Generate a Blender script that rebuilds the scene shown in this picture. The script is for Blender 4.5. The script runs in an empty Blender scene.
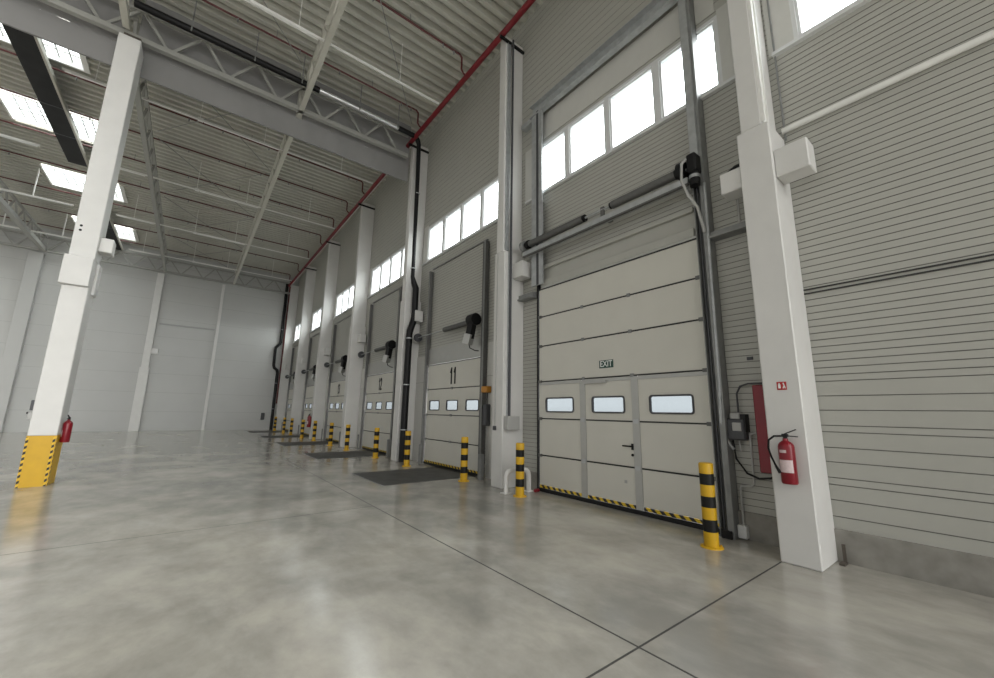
import bpy, math, random
from mathutils import Vector, Matrix
random.seed(7)
SC = bpy.context.scene
COL = SC.collection
PI = math.pi

# ------------------------------------------------------------------ materials
def mat(name, rgb, rough=.5, metal=0., noise=0., nscale=6., bump=0., spec=None, stretch=None):
    m = bpy.data.materials.new(name); m.use_nodes = True
    nt = m.node_tree; b = nt.nodes['Principled BSDF']
    b.inputs['Base Color'].default_value = (*rgb, 1)
    b.inputs['Roughness'].default_value = rough
    b.inputs['Metallic'].default_value = metal
    if spec is not None: b.inputs['Specular IOR Level'].default_value = spec
    if noise or bump:
        tc = nt.nodes.new('ShaderNodeTexCoord')
        src = tc.outputs['Object']
        if stretch:
            mp = nt.nodes.new('ShaderNodeMapping'); mp.inputs['Scale'].default_value = stretch
            nt.links.new(src, mp.inputs['Vector']); src = mp.outputs['Vector']
        nz = nt.nodes.new('ShaderNodeTexNoise'); nz.inputs['Scale'].default_value = nscale
        nz.inputs['Detail'].default_value = 4
        nt.links.new(src, nz.inputs['Vector'])
        if noise:
            r = nt.nodes.new('ShaderNodeValToRGB')
            lo = tuple(c*(1-noise) for c in rgb); hi = tuple(min(1, c*(1+noise)) for c in rgb)
            r.color_ramp.elements[0].position = .3; r.color_ramp.elements[1].position = .7
            r.color_ramp.elements[0].color = (*lo, 1); r.color_ramp.elements[1].color = (*hi, 1)
            nt.links.new(nz.outputs['Fac'], r.inputs['Fac'])
            nt.links.new(r.outputs['Color'], b.inputs['Base Color'])
        if bump:
            bp = nt.nodes.new('ShaderNodeBump'); bp.inputs['Strength'].default_value = bump
            bp.inputs['Distance'].default_value = .01
            nt.links.new(nz.outputs['Fac'], bp.inputs['Height'])
            nt.links.new(bp.outputs['Normal'], b.inputs['Normal'])
    return m

def stripe_mat(name, c1, c2, period, axes=(0, 1, 1), rough=.55):
    m = bpy.data.materials.new(name); m.use_nodes = True
    nt = m.node_tree; b = nt.nodes['Principled BSDF']; b.inputs['Roughness'].default_value = rough
    tc = nt.nodes.new('ShaderNodeTexCoord')
    d = nt.nodes.new('ShaderNodeVectorMath'); d.operation = 'DOT_PRODUCT'; d.inputs[1].default_value = axes
    nt.links.new(tc.outputs['Object'], d.inputs[0])
    q = nt.nodes.new('ShaderNodeMath'); q.operation = 'DIVIDE'; q.inputs[1].default_value = period
    nt.links.new(d.outputs['Value'], q.inputs[0])
    f = nt.nodes.new('ShaderNodeMath'); f.operation = 'FRACT'; nt.links.new(q.outputs[0], f.inputs[0])
    g = nt.nodes.new('ShaderNodeMath'); g.operation = 'GREATER_THAN'; g.inputs[1].default_value = .5
    nt.links.new(f.outputs[0], g.inputs[0])
    x = nt.nodes.new('ShaderNodeMix'); x.data_type = 'RGBA'
    x.inputs['A'].default_value = (*c1, 1); x.inputs['B'].default_value = (*c2, 1)
    nt.links.new(g.outputs[0], x.inputs['Factor']); nt.links.new(x.outputs['Result'], b.inputs['Base Color'])
    return m

def glass_mat(name, tint, gloss=.08):
    m = bpy.data.materials.new(name); m.use_nodes = True
    nt = m.node_tree; nt.nodes.remove(nt.nodes['Principled BSDF'])
    t = nt.nodes.new('ShaderNodeBsdfTransparent'); t.inputs['Color'].default_value = (*tint, 1)
    g = nt.nodes.new('ShaderNodeBsdfGlossy'); g.inputs['Roughness'].default_value = .05
    mx = nt.nodes.new('ShaderNodeMixShader'); mx.inputs['Fac'].default_value = gloss
    nt.links.new(t.outputs[0], mx.inputs[1]); nt.links.new(g.outputs[0], mx.inputs[2])
    nt.links.new(mx.outputs[0], nt.nodes['Material Output'].inputs['Surface'])
    return m

def floor_mat():
    m = bpy.data.materials.new('polished_concrete'); m.use_nodes = True
    nt = m.node_tree; b = nt.nodes['Principled BSDF']; L = nt.links.new
    tc = nt.nodes.new('ShaderNodeTexCoord')
    def noise(scale, det, stretch, rot=0):
        mp = nt.nodes.new('ShaderNodeMapping'); mp.inputs['Scale'].default_value = stretch
        mp.inputs['Rotation'].default_value = (0, 0, rot)
        L(tc.outputs['Object'], mp.inputs['Vector'])
        n = nt.nodes.new('ShaderNodeTexNoise'); n.inputs['Scale'].default_value = scale
        n.inputs['Detail'].default_value = det; n.inputs['Roughness'].default_value = .62
        n.inputs['Distortion'].default_value = .25
        L(mp.outputs['Vector'], n.inputs['Vector']); return n
    n1 = noise(.55, 8, (1, 1, 1), .4); n2 = noise(3.2, 8, (1, .6, 1), .9); n3 = noise(.22, 3, (1, 1, 1)); n4 = noise(1.3, 8, (1, .5, 1), .7)
    r = nt.nodes.new('ShaderNodeValToRGB'); r.color_ramp.interpolation = 'EASE'; e = r.color_ramp.elements
    e[0].position = .36; e[0].color = (.280, .270, .245, 1)
    e[1].position = .66; e[1].color = (.565, .540, .480, 1)
    a = nt.nodes.new('ShaderNodeMath'); a.operation = 'MULTIPLY_ADD'; a.inputs[1].default_value = .55
    L(n1.outputs['Fac'], a.inputs[0])
    a2 = nt.nodes.new('ShaderNodeMath'); a2.operation = 'MULTIPLY'; a2.inputs[1].default_value = .20
    L(n2.outputs['Fac'], a2.inputs[0])
    a3 = nt.nodes.new('ShaderNodeMath'); a3.operation = 'MULTIPLY_ADD'; a3.inputs[1].default_value = .25
    L(n4.outputs['Fac'], a3.inputs[0]); L(a2.outputs[0], a3.inputs[2]); L(a3.outputs[0], a.inputs[2])
    L(a.outputs[0], r.inputs['Fac'])
    mx = nt.nodes.new('ShaderNodeMix'); mx.data_type = 'RGBA'; mx.blend_type = 'MULTIPLY'; mx.inputs['Factor'].default_value = .6
    r3 = nt.nodes.new('ShaderNodeValToRGB'); r3.color_ramp.elements[0].color = (.74, .75, .77, 1); r3.color_ramp.elements[1].color = (1, .98, .93, 1)
    r3.color_ramp.elements[0].position = .35; r3.color_ramp.elements[1].position = .65
    L(n3.outputs['Fac'], r3.inputs['Fac']); L(r.outputs['Color'], mx.inputs['A']); L(r3.outputs['Color'], mx.inputs['B'])
    L(mx.outputs['Result'], b.inputs['Base Color'])
    b.inputs['Roughness'].default_value = .17
    b.inputs['Specular IOR Level'].default_value = .75
    return m

M = dict(
    white=mat('white_paint', (.64, .635, .615), .55, noise=.03, nscale=3),
    clad=mat('grey_cladding', (.42, .418, .38), .5, noise=.02, nscale=2),
    joint=mat('cladding_joint', (.155, .153, .138), .7, noise=.02),
    dark_joint=mat('dark_joint', (.04, .04, .038), .7, noise=.02),
    flat=mat('flat_wall_panel', (.56, .557, .525), .5, noise=.02),
    back=mat('pale_wall_panel', (.47, .475, .46), .5, noise=.03, nscale=.6),
    backjoint=mat('pale_wall_joint', (.35, .355, .345), .6, noise=.02),
    plinth=mat('raw_concrete', (.26, .25, .225), .85, noise=.2, nscale=5, bump=.3),
    floor=floor_mat(),
    floorjoint=mat('joint_sealant', (.05, .049, .045), .9, noise=.1),
    deck=mat('steel_deck', (.47, .465, .41), .5, noise=.06, nscale=1.2),
    truss=mat('cream_steel', (.50, .49, .43), .5, noise=.03),
    greytruss=mat('grey_steel', (.33, .33, .305), .5, noise=.03),
    curtain=mat('smoke_curtain_fabric', (.235, .232, .228), .65, noise=.06, nscale=.9, bump=.2),
    rail=mat('white_rail', (.80, .80, .77), .4, noise=.02),
    red=mat('red_pipe', (.17, .007, .013), .4, noise=.08, nscale=4),
    redbranch=mat('dark_red_pipe', (.085, .011, .011), .45, noise=.1, nscale=4),
    redpaint=mat('red_enamel', (.20, .004, .012), .3, noise=.05),
    black=mat('black_plastic', (.006, .006, .0065), .5, noise=.1, spec=.3),
    blackduct=mat('black_sheet', (.008, .008, .0085), .5, noise=.5, nscale=2.5, bump=.4, spec=.25),
    foil=mat('aluminium_foil', (.72, .72, .72), .3, .8, noise=.05, bump=.4, nscale=9),
    galv=mat('galvanised_steel', (.44, .455, .46), .4, .4, noise=.12, nscale=8),
    darkgalv=mat('dull_galvanised', (.24, .245, .24), .5, .2, noise=.1, nscale=8),
    spring=mat('torsion_spring_steel', (.125, .125, .12), .5, .3, noise=.1, nscale=20),
    door=mat('door_panel', (.60, .588, .53), .5, noise=.02, nscale=2),
    doorjoint=mat('door_joint', (.03, .03, .028), .7, noise=.02),
    alu=mat('grey_aluminium', (.42, .42, .40), .4, .5, noise=.03),
    pvc=mat('white_pvc', (.66, .67, .67), .4, noise=.02),
    glass=glass_mat('clear_glass', (.93, .96, .97)),
    tint=glass_mat('vision_glass', (.25, .265, .275), .04),
    yellow=mat('yellow_paint', (.58, .34, .006), .45, noise=.06, nscale=5),
    blackpaint=mat('black_paint', (.006, .006, .0055), .5, noise=.1, spec=.3),
    hazard=stripe_mat('hazard_stripe', (.016, .015, .013), (.66, .46, .02), .15, (0, 1, -1)),
    hazard2=stripe_mat('hazard_tape', (.016, .015, .013), (.70, .44, .02), .17, (1, 1, -1.6)),
    green=mat('exit_green', (.012, .06, .045), .5, noise=.05),
    signwhite=mat('sign_white', (.8, .82, .8), .5, noise=.01),
    plate=mat('steel_plate', (.075, .075, .072), .55, .2, noise=.3, nscale=3),
    grey=mat('grey_plastic', (.40, .40, .385), .5, noise=.03),
    dgrey=mat('dark_grey_plastic', (.055, .057, .062), .45, noise=.05),
    signred=mat('sign_red', (.42, .015, .015), .45, noise=.02),
    label=mat('paper_label', (.62, .50, .50), .5, noise=.08, nscale=40),
    orange=mat('orange_plastic', (.50, .22, .02), .5, noise=.05),
    rust=mat('rusty_steel', (.10, .085, .07), .8, noise=.3, nscale=12),
)

# ------------------------------------------------------------------ mesh building
class MB:
    def __init__(s): s.v, s.f, s.mi, s.sm = [], [], [], []
    def add(s, vs, fs, mi=0, smooth=False):
        o = len(s.v); s.v += [tuple(v) for v in vs]
        for f in fs: s.f.append(tuple(o+i for i in f)); s.mi.append(mi); s.sm.append(smooth)
        return s
    def box(s, x0, x1, y0, y1, z0, z1, mi=0):
        x0, x1 = sorted((x0, x1)); y0, y1 = sorted((y0, y1)); z0, z1 = sorted((z0, z1))
        v = [(x, y, z) for z in (z0, z1) for y in (y0, y1) for x in (x0, x1)]
        return s.add(v, [(0, 2, 3, 1), (4, 5, 7, 6), (0, 1, 5, 4), (2, 6, 7, 3), (0, 4, 6, 2), (1, 3, 7, 5)], mi)
    def bbox(s, x0, x1, y0, y1, z0, z1, b=.012, mi=0):     # box with chamfered vertical and top edges
        x0, x1 = sorted((x0, x1)); y0, y1 = sorted((y0, y1)); z0, z1 = sorted((z0, z1))
        ring = lambda d: [(x0+d, y0, 0), (x1-d, y0, 0), (x1, y0+d, 0), (x1, y1-d, 0), (x1-d, y1, 0), (x0+d, y1, 0), (x0, y1-d, 0), (x0, y0+d, 0)]
        def inset(e, z): 
            return [(min(max(x, x0+e), x1-e), min(max(y, y0+e), y1-e), z) for x, y, _ in ring(b)]
        levels = [inset(b, z0), inset(0, z0+b), inset(0, z1-b), inset(b, z1)]
        v = [p for l in levels for p in l]; f = []
        for k in range(3):
            for i in range(8):
                j = (i+1) % 8; f.append((k*8+i, k*8+j, k*8+8+j, k*8+8+i))
        f.append(tuple(range(7, -1, -1))); f.append(tuple(range(24, 32)))
        return s.add(v, f, mi)
    def bar(s, p0, p1, w, h=None, up=(0, 0, 1), mi=0):
        h = h or w; p0, p1 = Vector(p0), Vector(p1); d = (p1-p0).normalized(); u = Vector(up)
        if abs(d.dot(u)) > .98: u = Vector((1, 0, 0))
        r = d.cross(u).normalized(); u = r.cross(d)
        v = [p + r*a*w/2 + u*b*h/2 for p in (p0, p1) for a, b in ((-1, -1), (1, -1), (1, 1), (-1, 1))]
        return s.add(v, [(3, 2, 1, 0), (4, 5, 6, 7), (0, 1, 5, 4), (1, 2, 6, 5), (2, 3, 7, 6), (3, 0, 4, 7)], mi)
    def tube(s, pts, r, seg=10, mi=0, caps=True):
        pts = [Vector(p) for p in pts]; n = len(pts); rings = []
        rs = r if isinstance(r, (list, tuple)) else [r]*n
        ref = Vector((.137, .31, .94))
        for i, p in enumerate(pts):
            a = (pts[i]-pts[i-1]).normalized() if i else None
            b = (pts[i+1]-pts[i]).normalized() if i < n-1 else None
            d = (a+b).normalized() if a and b else (a or b)
            k = 1/max(.5, math.cos(a.angle(b)/2)) if a and b else 1
            x = d.cross(ref).normalized(); y = d.cross(x)
            rings.append([p + (x*math.cos(2*PI*j/seg)+y*math.sin(2*PI*j/seg))*rs[i]*(k if k < 1.3 else 1.15) for j in range(seg)])
        v = [q for R in rings for q in R]; f = []
        for i in range(n-1):
            for j in range(seg):
                k = (j+1) % seg; f.append((i*seg+j, i*seg+k, i*seg+seg+k, i*seg+seg+j))
        s.add(v, f, mi, True)
        if caps:
            s.add(rings[0], [tuple(range(seg-1, -1, -1))], mi); s.add(rings[-1], [tuple(range(seg))], mi)
        return s
    def lathe(s, c, prof, seg=20, mi=0):                    # prof: (radius, z)
        v = [(c[0]+r*math.cos(2*PI*j/seg), c[1]+r*math.sin(2*PI*j/seg), c[2]+z) for r, z in prof for j in range(seg)]; f = []
        for i in range(len(prof)-1):
            for j in range(seg):
                k = (j+1) % seg; f.append((i*seg+j, i*seg+k, i*seg+seg+k, i*seg+seg+j))
        s.add(v, f, mi, True)
        o = (len(prof)-1)*seg
        s.add(v[:seg], [tuple(range(seg-1, -1, -1))], mi); s.add(v[o:], [tuple(range(seg))], mi)
        return s
    def ring_yz(s, yc, zc, w, h, rad, t, x0, x1, mi=0):     # rounded rectangular frame in the plane of the wall
        def rr(w, h, r):
            o = []
            for cx, cz, a0 in ((w/2-r, h/2-r, 0), (-w/2+r, h/2-r, 90), (-w/2+r, -h/2+r, 180), (w/2-r, -h/2+r, 270)):
                for k in range(5):
                    a = math.radians(a0+22.5*k); o.append((cx+r*math.cos(a), cz+r*math.sin(a)))
            return o
        A, B = rr(w, h, rad), rr(w-2*t, h-2*t, max(.01, rad-t)); n = len(A)
        v = [(x, yc+y, zc+z) for x in (x0, x1) for R in (A, B) for y, z in R]; f = []
        for i in range(n):
            j = (i+1) % n
            f += [(i, j, n+j, n+i), (2*n+i, 3*n+i, 3*n+j, 2*n+j), (i, 2*n+i, 2*n+j, j), (n+i, n+j, 3*n+j, 3*n+i)]
        return s.add(v, f, mi)
    def build(s, name, mats, parent=None, loc=None):
        me = bpy.data.meshes.new(name)
        off = Vector(parent.matrix_world.translation) if parent else Vector(loc or (0, 0, 0))
        if parent:
            p, off = parent, Vector((0, 0, 0))
            while p: off += p.location; p = p.parent
        me.from_pydata([tuple(Vector(v)-off) for v in s.v], [], s.f)
        mats = mats if isinstance(mats, (list, tuple)) else [mats]
        for m in mats: me.materials.append(m)
        me.polygons.foreach_set('material_index', s.mi); me.polygons.foreach_set('use_smooth', s.sm)
        me.update()
        o = bpy.data.objects.new(name, me); COL.objects.link(o)
        if parent: o.parent = parent
        else: o.location = off
        return o

def tag(o, label=None, cat=None, group=None, kind=None):
    if label: o['label'] = label
    if cat: o['category'] = cat
    if group: o['group'] = group
    if kind: o['kind'] = kind
    return o
def thing(name, label, cat, loc, group=None):
    o = bpy.data.objects.new(name, None); COL.objects.link(o); o.location = loc; o.empty_display_size = .1
    return tag(o, label, cat, group)
def struct_root(name, loc):
    o = bpy.data.objects.new(name, None); COL.objects.link(o); o.location = loc; o.empty_display_size = .1
    o['kind'] = 'structure'; return o
def struct(name, mb, m, label=None):
    return tag(mb.build(name, m), label, kind='structure')
def copy_thing(root, loc, label=None):
    r = root.copy(); COL.objects.link(r); r.location = loc
    if label: r['label'] = label
    for ch in list(root.children):
        c = ch.copy(); COL.objects.link(c); c.parent = r
        for g in list(ch.children):
            d = g.copy(); COL.objects.link(d); d.parent = c
    return r
def text_mesh(name, body, size, m, parent, loc, rot, extrude=.002, bold=0., sx=1.):
    cu = bpy.data.curves.new(name, 'FONT'); cu.body = body; cu.size = size; cu.extrude = extrude; cu.offset = bold
    cu.align_x = 'CENTER'; cu.align_y = 'CENTER'
    t = bpy.data.objects.new('tmp', cu); COL.objects.link(t)
    dg = bpy.context.evaluated_depsgraph_get()
    me = bpy.data.meshes.new_from_object(t.evaluated_get(dg)); bpy.data.objects.remove(t)
    me.materials.clear(); me.materials.append(m)
    R = rot.to_matrix() if hasattr(rot, 'to_matrix') else rot
    off = Vector((0, 0, 0)); p = parent
    while p: off += p.location; p = p.parent
    for v in me.vertices:
        c = Vector((v.co.x*sx, v.co.y, v.co.z)); v.co = R @ c + Vector(loc) - off
    me.update()
    o = bpy.data.objects.new(name, me); COL.objects.link(o); o.parent = parent
    return o
# text faces -X (towards the hall): reading direction runs towards -Y, up is Z
R_WALL = Matrix(((0, 0, -1), (-1, 0, 0), (0, 1, 0)))

# ------------------------------------------------------------------ dimensions
WX = 5.92                       # inner face of the right wall
DX = 5.86                       # inner face of the doors
CX = 5.33                       # front of the columns
BY = 34.0                       # back wall
ZD = 11.9                       # underside of the roof deck
CF = [1.78, 7.05, 12.34, 17.70, 23.10, 28.50, 33.90]        # far edge of each column
CW = .37
DOORS = [(2.60, 6.10, 4.22)] + [(8.18+5.38*k, 11.09+5.38*k, 2.94) for k in range(5)]
WINC = [-.97, 4.2] + [9.57+5.38*k for k in range(5)]
WZ0, WZ1, WHW = 6.56, 7.86, 2.13                             # window strip sill, head, half width

# ------------------------------------------------------------------ floor
mb = MB().box(-16, WX+.25, -9, BY+.2, -.2, 0)
struct('floor', mb, M['floor'], 'polished grey concrete floor with cloudy stains')
mb = MB()
mb.box(2.619, 2.634, -6, BY, 0, .0012)
struct('trim_1', mb, M['floorjoint'], 'long dark floor joint running parallel to the dock doors')
mb = MB().box(-14, 2.617, 1.766, 1.781, 0, .0012); mb.box(2.636, CX, 1.766, 1.781, 0, .0012)
struct('trim_2', mb, M['floorjoint'], 'dark floor joint running to the foot of the nearest column')
mb = MB().box(-14, 2.617, 6.655, 6.662, 0, .0012)
struct('trim_3', mb, M['floorjoint'], 'faint floor joint across the left half of the floor')

# ------------------------------------------------------------------ right wall
Z_LOW = [.335, .467, .643, .808, .885, 1.058, 1.218, 1.393, 1.466, 1.639, 1.804, 1.975, 2.05]
def row_lines(z0, z1, fine=False):
    L = [] if fine else list(Z_LOW)
    z = 2.05+.0845 if not fine else .335
    while z < 12: L.append(z); z += .0845
    return [l for l in L if z0+.02 < l < z1-.02]
def clad(mb, y0, y1, z0, z1, fine=False, x=WX, skip=1):
    g = .004 if fine else .005; d = .008; cur = z0
    for l in row_lines(z0, z1, fine)[::skip]+[z1]:
        top = l-g if l < z1 else z1
        mb.add([(x, y0, cur), (x, y1, cur), (x, y1, top), (x, y0, top)], [(0, 1, 2, 3)], 0)
        if l < z1:
            mb.add([(x, y0, l-g), (x, y1, l-g), (x+d, y1, l-g), (x+d, y0, l-g), (x+d, y0, l+g), (x+d, y1, l+g), (x, y1, l+g), (x, y0, l+g)],
                   [(0, 1, 2, 3), (3, 2, 5, 4), (4, 5, 6, 7)], 1)
            cur = l+g
mb = MB()
Y_START = -9.
edges = [Y_START] + [c-CW/2 for c in CF[:-1]] + [BY+.2]
for k in range(7):
    y0, y1 = edges[k], edges[k+1]; wc = WINC[k]; w0, w1 = wc-WHW, wc+WHW
    if k == 0: w0 = max(w0, -3.2)
    fine = k > 0
    if k == 0: clad(mb, y0, y1, .335, WZ0)
    else:
        a, b, h = DOORS[k-1]
        zb = .335 if k == 1 else 0
        clad(mb, y0, a-.02, zb, WZ0, fine); clad(mb, b+.02, y1, zb, WZ0, fine); clad(mb, a-.02, b+.02, h+.02, WZ0, fine)
        # reveals of the door opening
        for yy in (a-.02, b+.02): mb.add([(WX, yy, 0), (WX+.02, yy, 0), (WX+.02, yy, h), (WX, yy, h)], [(0, 1, 2, 3)], 0)
        mb.add([(WX, a-.02, h+.02), (WX+.02, a-.02, h+.02), (WX+.02, b+.02, h+.02), (WX, b+.02, h+.02)], [(0, 1, 2, 3)], 0)
    clad(mb, y0, w0, WZ0, WZ1, fine); clad(mb, w1, y1, WZ0, WZ1, fine)
    clad(mb, y0, y1, WZ1, ZD+.3, fine, skip=2)
    for yy in (w0, w1): mb.add([(WX, yy, WZ0), (WX+.2, yy, WZ0), (WX+.2, yy, WZ1), (WX, yy, WZ1)], [(0, 1, 2, 3)], 0)
    for zz in (WZ0, WZ1): mb.add([(WX, w0, zz), (WX+.2, w0, zz), (WX+.2, w1, zz), (WX, w1, zz)], [(0, 1, 2, 3)], 0)
struct('wall_right', mb, [M['clad'], M['joint']], 'grey horizontally grooved wall with the dock doors')

mb = MB().box(WX-.035, WX+.2, Y_START, DOORS[0][0]-.02, 0, .337); mb.box(WX-.035, WX+.2, DOORS[0][1]+.02, CF[1]-.1, 0, .337)
struct('baseboard_right', mb, M['plinth'], 'raw concrete plinth under the grooved wall')
# smooth wall panels beside the far doors
n = 4
for k in range(2, 7):
    a, b, h = DOORS[k-1]
    mb = MB().box(WX-.03, WX, CF[k-1], a-.17, 0, 3.3); mb.box(WX-.03, WX, b+.17, CF[k]-CW, 0, 3.3)
    mb.box(WX-.034, WX, CF[k-1], a-.17, 2.44, 2.447, 1); mb.box(WX-.034, WX, b+.17, CF[k]-CW, 2.44, 2.447, 1)
    struct('trim_%d' % n, mb, [M['flat'], M['joint']], 'smooth pale wall panels beside a dock door'); n += 1
mb = MB().box(WX-.008, WX, 2.1, 6.25, 7.95, 8.6)
struct('trim_%d' % n, mb, M['flat'], 'smooth band above the high window of the nearest dock door'); n += 1
# double rail on the near wall, and the conduit above it
mb = MB().box(WX-.02, WX, Y_START, CF[0]-CW, 3.055, 3.069); mb.box(WX-.02, WX, Y_START, CF[0]-CW, 3.105, 3.119)
struct('trim_%d' % n, mb, M['dark_joint'], 'pair of thin dark lines along the near wall'); n += 1

def win_strip(idx, yc, half, n_pane, label):
    r = struct_root('window_%d' % idx, (WX, yc, WZ0)); r['label'] = label
    y0, y1 = yc-half, yc+half
    f = MB()
    f.box(WX-.01, WX+.14, y0, y1, WZ0, WZ0+.06); f.box(WX-.01, WX+.14, y0, y1, WZ1-.06, WZ1)
    f.box(WX-.01, WX+.14, y0, y0+.05, WZ0+.06, WZ1-.06); f.box(WX-.01, WX+.14, y1-.05, y1, WZ0+.06, WZ1-.06)
    f.build('frame', M['pvc'], r)
    pitch = (y1-y0)/n_pane
    for i in range(1, n_pane):
        y = y0+i*pitch; MB().box(WX-.012, WX+.14, y-.06, y+.06, WZ0+.06, WZ1-.06).build('mullion', M['pvc'], r)
    for i in range(n_pane):
        a, b = y0+i*pitch+(.06 if i else .05), y0+(i+1)*pitch-(.06 if i < n_pane-1 else .05)
        s = MB(); t = .035; z0, z1 = WZ0+.06, WZ1-.06
        s.box(WX+.015, WX+.1, a, a+t, z0, z1); s.box(WX+.015, WX+.1, b-t, b, z0, z1)
        s.box(WX+.015, WX+.1, a+t, b-t, z0, z0+t); s.box(WX+.015, WX+.1, a+t, b-t, z1-t, z1)
        sash = s.build('sash', M['pvc'], r)
        MB().box(WX+.055, WX+.063, a+t, b-t, z0+t, z1-t).build('pane', M['glass'], sash)
    MB().box(WX-.07, WX+.01, y0-.25, y1+.25, WZ0-.05, WZ0).build('sill', M['pvc'], r)
    f = MB().box(WX-.012, WX, y0-.3, y0, WZ0, WZ1+.08); f.box(WX-.012, WX, y1, y1+.3, WZ0, WZ1+.08)
    f.build('side_panel', M['flat'], r)
wl = ['four-pane high window above the nearest dock door with the wicket door', 'four-pane high window above dock door 11', 'four-pane high window above dock door 12',
      'high window above dock door 13, fourth bay from the front', 'high window above the fifth bay', 'high window above the last bay by the back wall']
win_strip(1, -.97, WHW, 4, 'high window cut by the top edge of the photo, right of the nearest column')
for k in range(1, 7): win_strip(k+1, WINC[k], WHW, 4, wl[k-1])

# ------------------------------------------------------------------ back wall
mb = MB(); zs = [.0]+[1.22*i for i in range(1, 10)]+[12.2]
segs = [(-16, -7.75, 0), (-7.75, -2.42, .02), (-2.42, .95, .0), (.95, WX, -.05)]
for x0, x1, dy in segs:
    y = BY+dy
    for i in range(len(zs)-1):
        mb.add([(x0, y, zs[i]+(.008 if i else -.05)), (x1, y, zs[i]+(.008 if i else -.05)), (x1, y, zs[i+1]-.008), (x0, y, zs[i+1]-.008)], [(0, 1, 2, 3)], 0)
        z = zs[i+1]
        mb.add([(x0, y+.006, z-.01), (x1, y+.006, z-.01), (x1, y+.006, z+.01), (x0, y+.006, z+.01)], [(0, 1, 2, 3)], 1)
for x, a, b in ((-7.75, 0, .02), (-2.42, .0, .02), (.95, -.05, 0)):
    mb.add([(x, BY+a, 0), (x, BY+b, 0), (x, BY+b, 12.2), (x, BY+a, 12.2)], [(0, 1, 2, 3)], 0)
struct('wall_back', mb, [M['back'], M['backjoint']], 'pale grey back wall of wide horizontal panels')
mb = MB().box(-2.1, .9, BY-.05, BY, 6.9, 7.0)
struct('trim_%d' % n, mb, M['backjoint'], 'thin horizontal ledge across the middle field of the back wall'); n += 1

# ------------------------------------------------------------------ roof deck with skylight openings
SKY_Y = [(14.6, 16.45), (19.4, 21.1), (24.8, 26.65), (30.9, 32.75)]
SX0, SX1 = -6.35, -3.85
SKY_UNSEEN = [(-8, -5.4), (-3.2, -.6), (1.6, 4.2), (6.4, 9.0)]  # roof openings out of view, added to light the floor from above
BX0, BX1 = -14.5, -11.0  # extra unseen row of openings further left, added for overhead light
mb = MB(); P = .30; H = .16
y = -9.
top = ZD+H
while y < BY+.1:
    iv = [(-16, WX+.2)]
    for a, b in SKY_Y:
        if y+P > a and y < b: iv = [(-16, BX0), (BX1, SX0), (SX1, WX+.2)]
    for a, b in SKY_UNSEEN:
        if y+P > a and y < b: iv = [(-16, BX0), (BX1, SX0), (SX1, WX+.2)]
    for x0, x1 in iv:
        pr = [(y, ZD), (y+.11, ZD), (y+.155, top), (y+.255, top), (y+P, ZD)]
        for (ya, za), (yb, zb) in zip(pr, pr[1:]):
            mb.add([(x0, ya, za), (x0, yb, zb), (x1, yb, zb), (x1, ya, za)], [(0, 1, 2, 3)])
    y += P
struct('ceiling', mb, M['deck'], 'ribbed steel roof deck')

for i, (a, b) in enumerate(SKY_Y):
    lab = ['skylight nearest the camera beside the top of the left column', 'second skylight from the front, beyond the left column', 'third skylight from the front, half hidden by the left column',
           'small far skylight close to the back wall'][i]
    t = thing('skylight', lab, 'skylight', (SX0, a, ZD), 'skylights over the left aisle')
    f = MB(); z0, z1 = ZD-.05, ZD+.4
    f.box(SX0-.06, SX0, a-.06, b+.06, z0, z1); f.box(SX1, SX1+.14, a-.06, b+.06, z0, z1)
    f.box(SX0, SX1, a-.06, a, z0, z1); f.box(SX0, SX1, b, b+.06, z0, z1)
    f.build('curb', M['rail'], t)
    MB().box(SX0, SX1, a, b, z1-.02, z1).build('pane', M['glass'], t)
    g = MB(); q = 9
    for j in range(1, q): x = SX0+(SX1-SX0)*j/q; g.box(x-.016, x+.016, a, b, ZD+.1, ZD+.12)
    for j in range(1, 6): yy = a+(b-a)*j/6; g.box(SX0, SX1, yy-.016, yy+.016, ZD+.12, ZD+.14)
    g.build('safety_grid', M['grey'], t)

# ------------------------------------------------------------------ columns
def column(k, label, cd=.05):
    y1 = CF[k]; y0 = y1-CW; base = (CX, (y0+y1)/2, 0)
    t = thing('column', label, 'column', base, 'white columns along the dock wall')
    MB().bbox(CX, WX-.0, y0, y1, 0, 5.22, .012).build('shaft', M['white'], t)
    MB().bbox(CX+.005, WX, y0+.075, y1-.055, 5.22, 11.14, .012).build('upper_shaft', M['white'], t)
    if k < 2:
        xa, xb = ((.01, .17), (.05, .15))[k]
        st = MB().box(CX+xa, CX+xb, y0+.055, y0+.075, 5.26, 11.0)
        for q in (xa, xb-.015): st.box(CX+q, CX+q+.015, y0+.035, y0+.055, 5.26, 11.0)
        st.build('side_channel', M['rail'] if k == 0 else M['galv'], t)
    dz = .12 if k == 1 else 0
    MB().bbox(CX+cd, CX+cd+.28, y0-.34, y0, 4.45+dz, 4.82+dz, .012).build('corbel', M['white'], t)
    MB().bbox(CX+cd, CX+cd+.28, y1, y1+.27, 4.50, 4.80, .012).build('corbel', M['white'], t)
    return t
cl = ['nearest white concrete column, on the right, carrying the fire extinguisher and red sign',
      'white concrete column with grey junction box between the nearest door and door 11',
      'white concrete column carrying the black rainwater pipe between doors 11 and 12',
      'white concrete column between doors 12 and 13',
      'white concrete column with a tiny red extinguisher, just beyond door 13',
      'second last white concrete column of the dock wall row',
      'last white concrete column of the dock wall, in the back corner']
for k in range(7): column(k, cl[k], .24 if k else .05)

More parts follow.
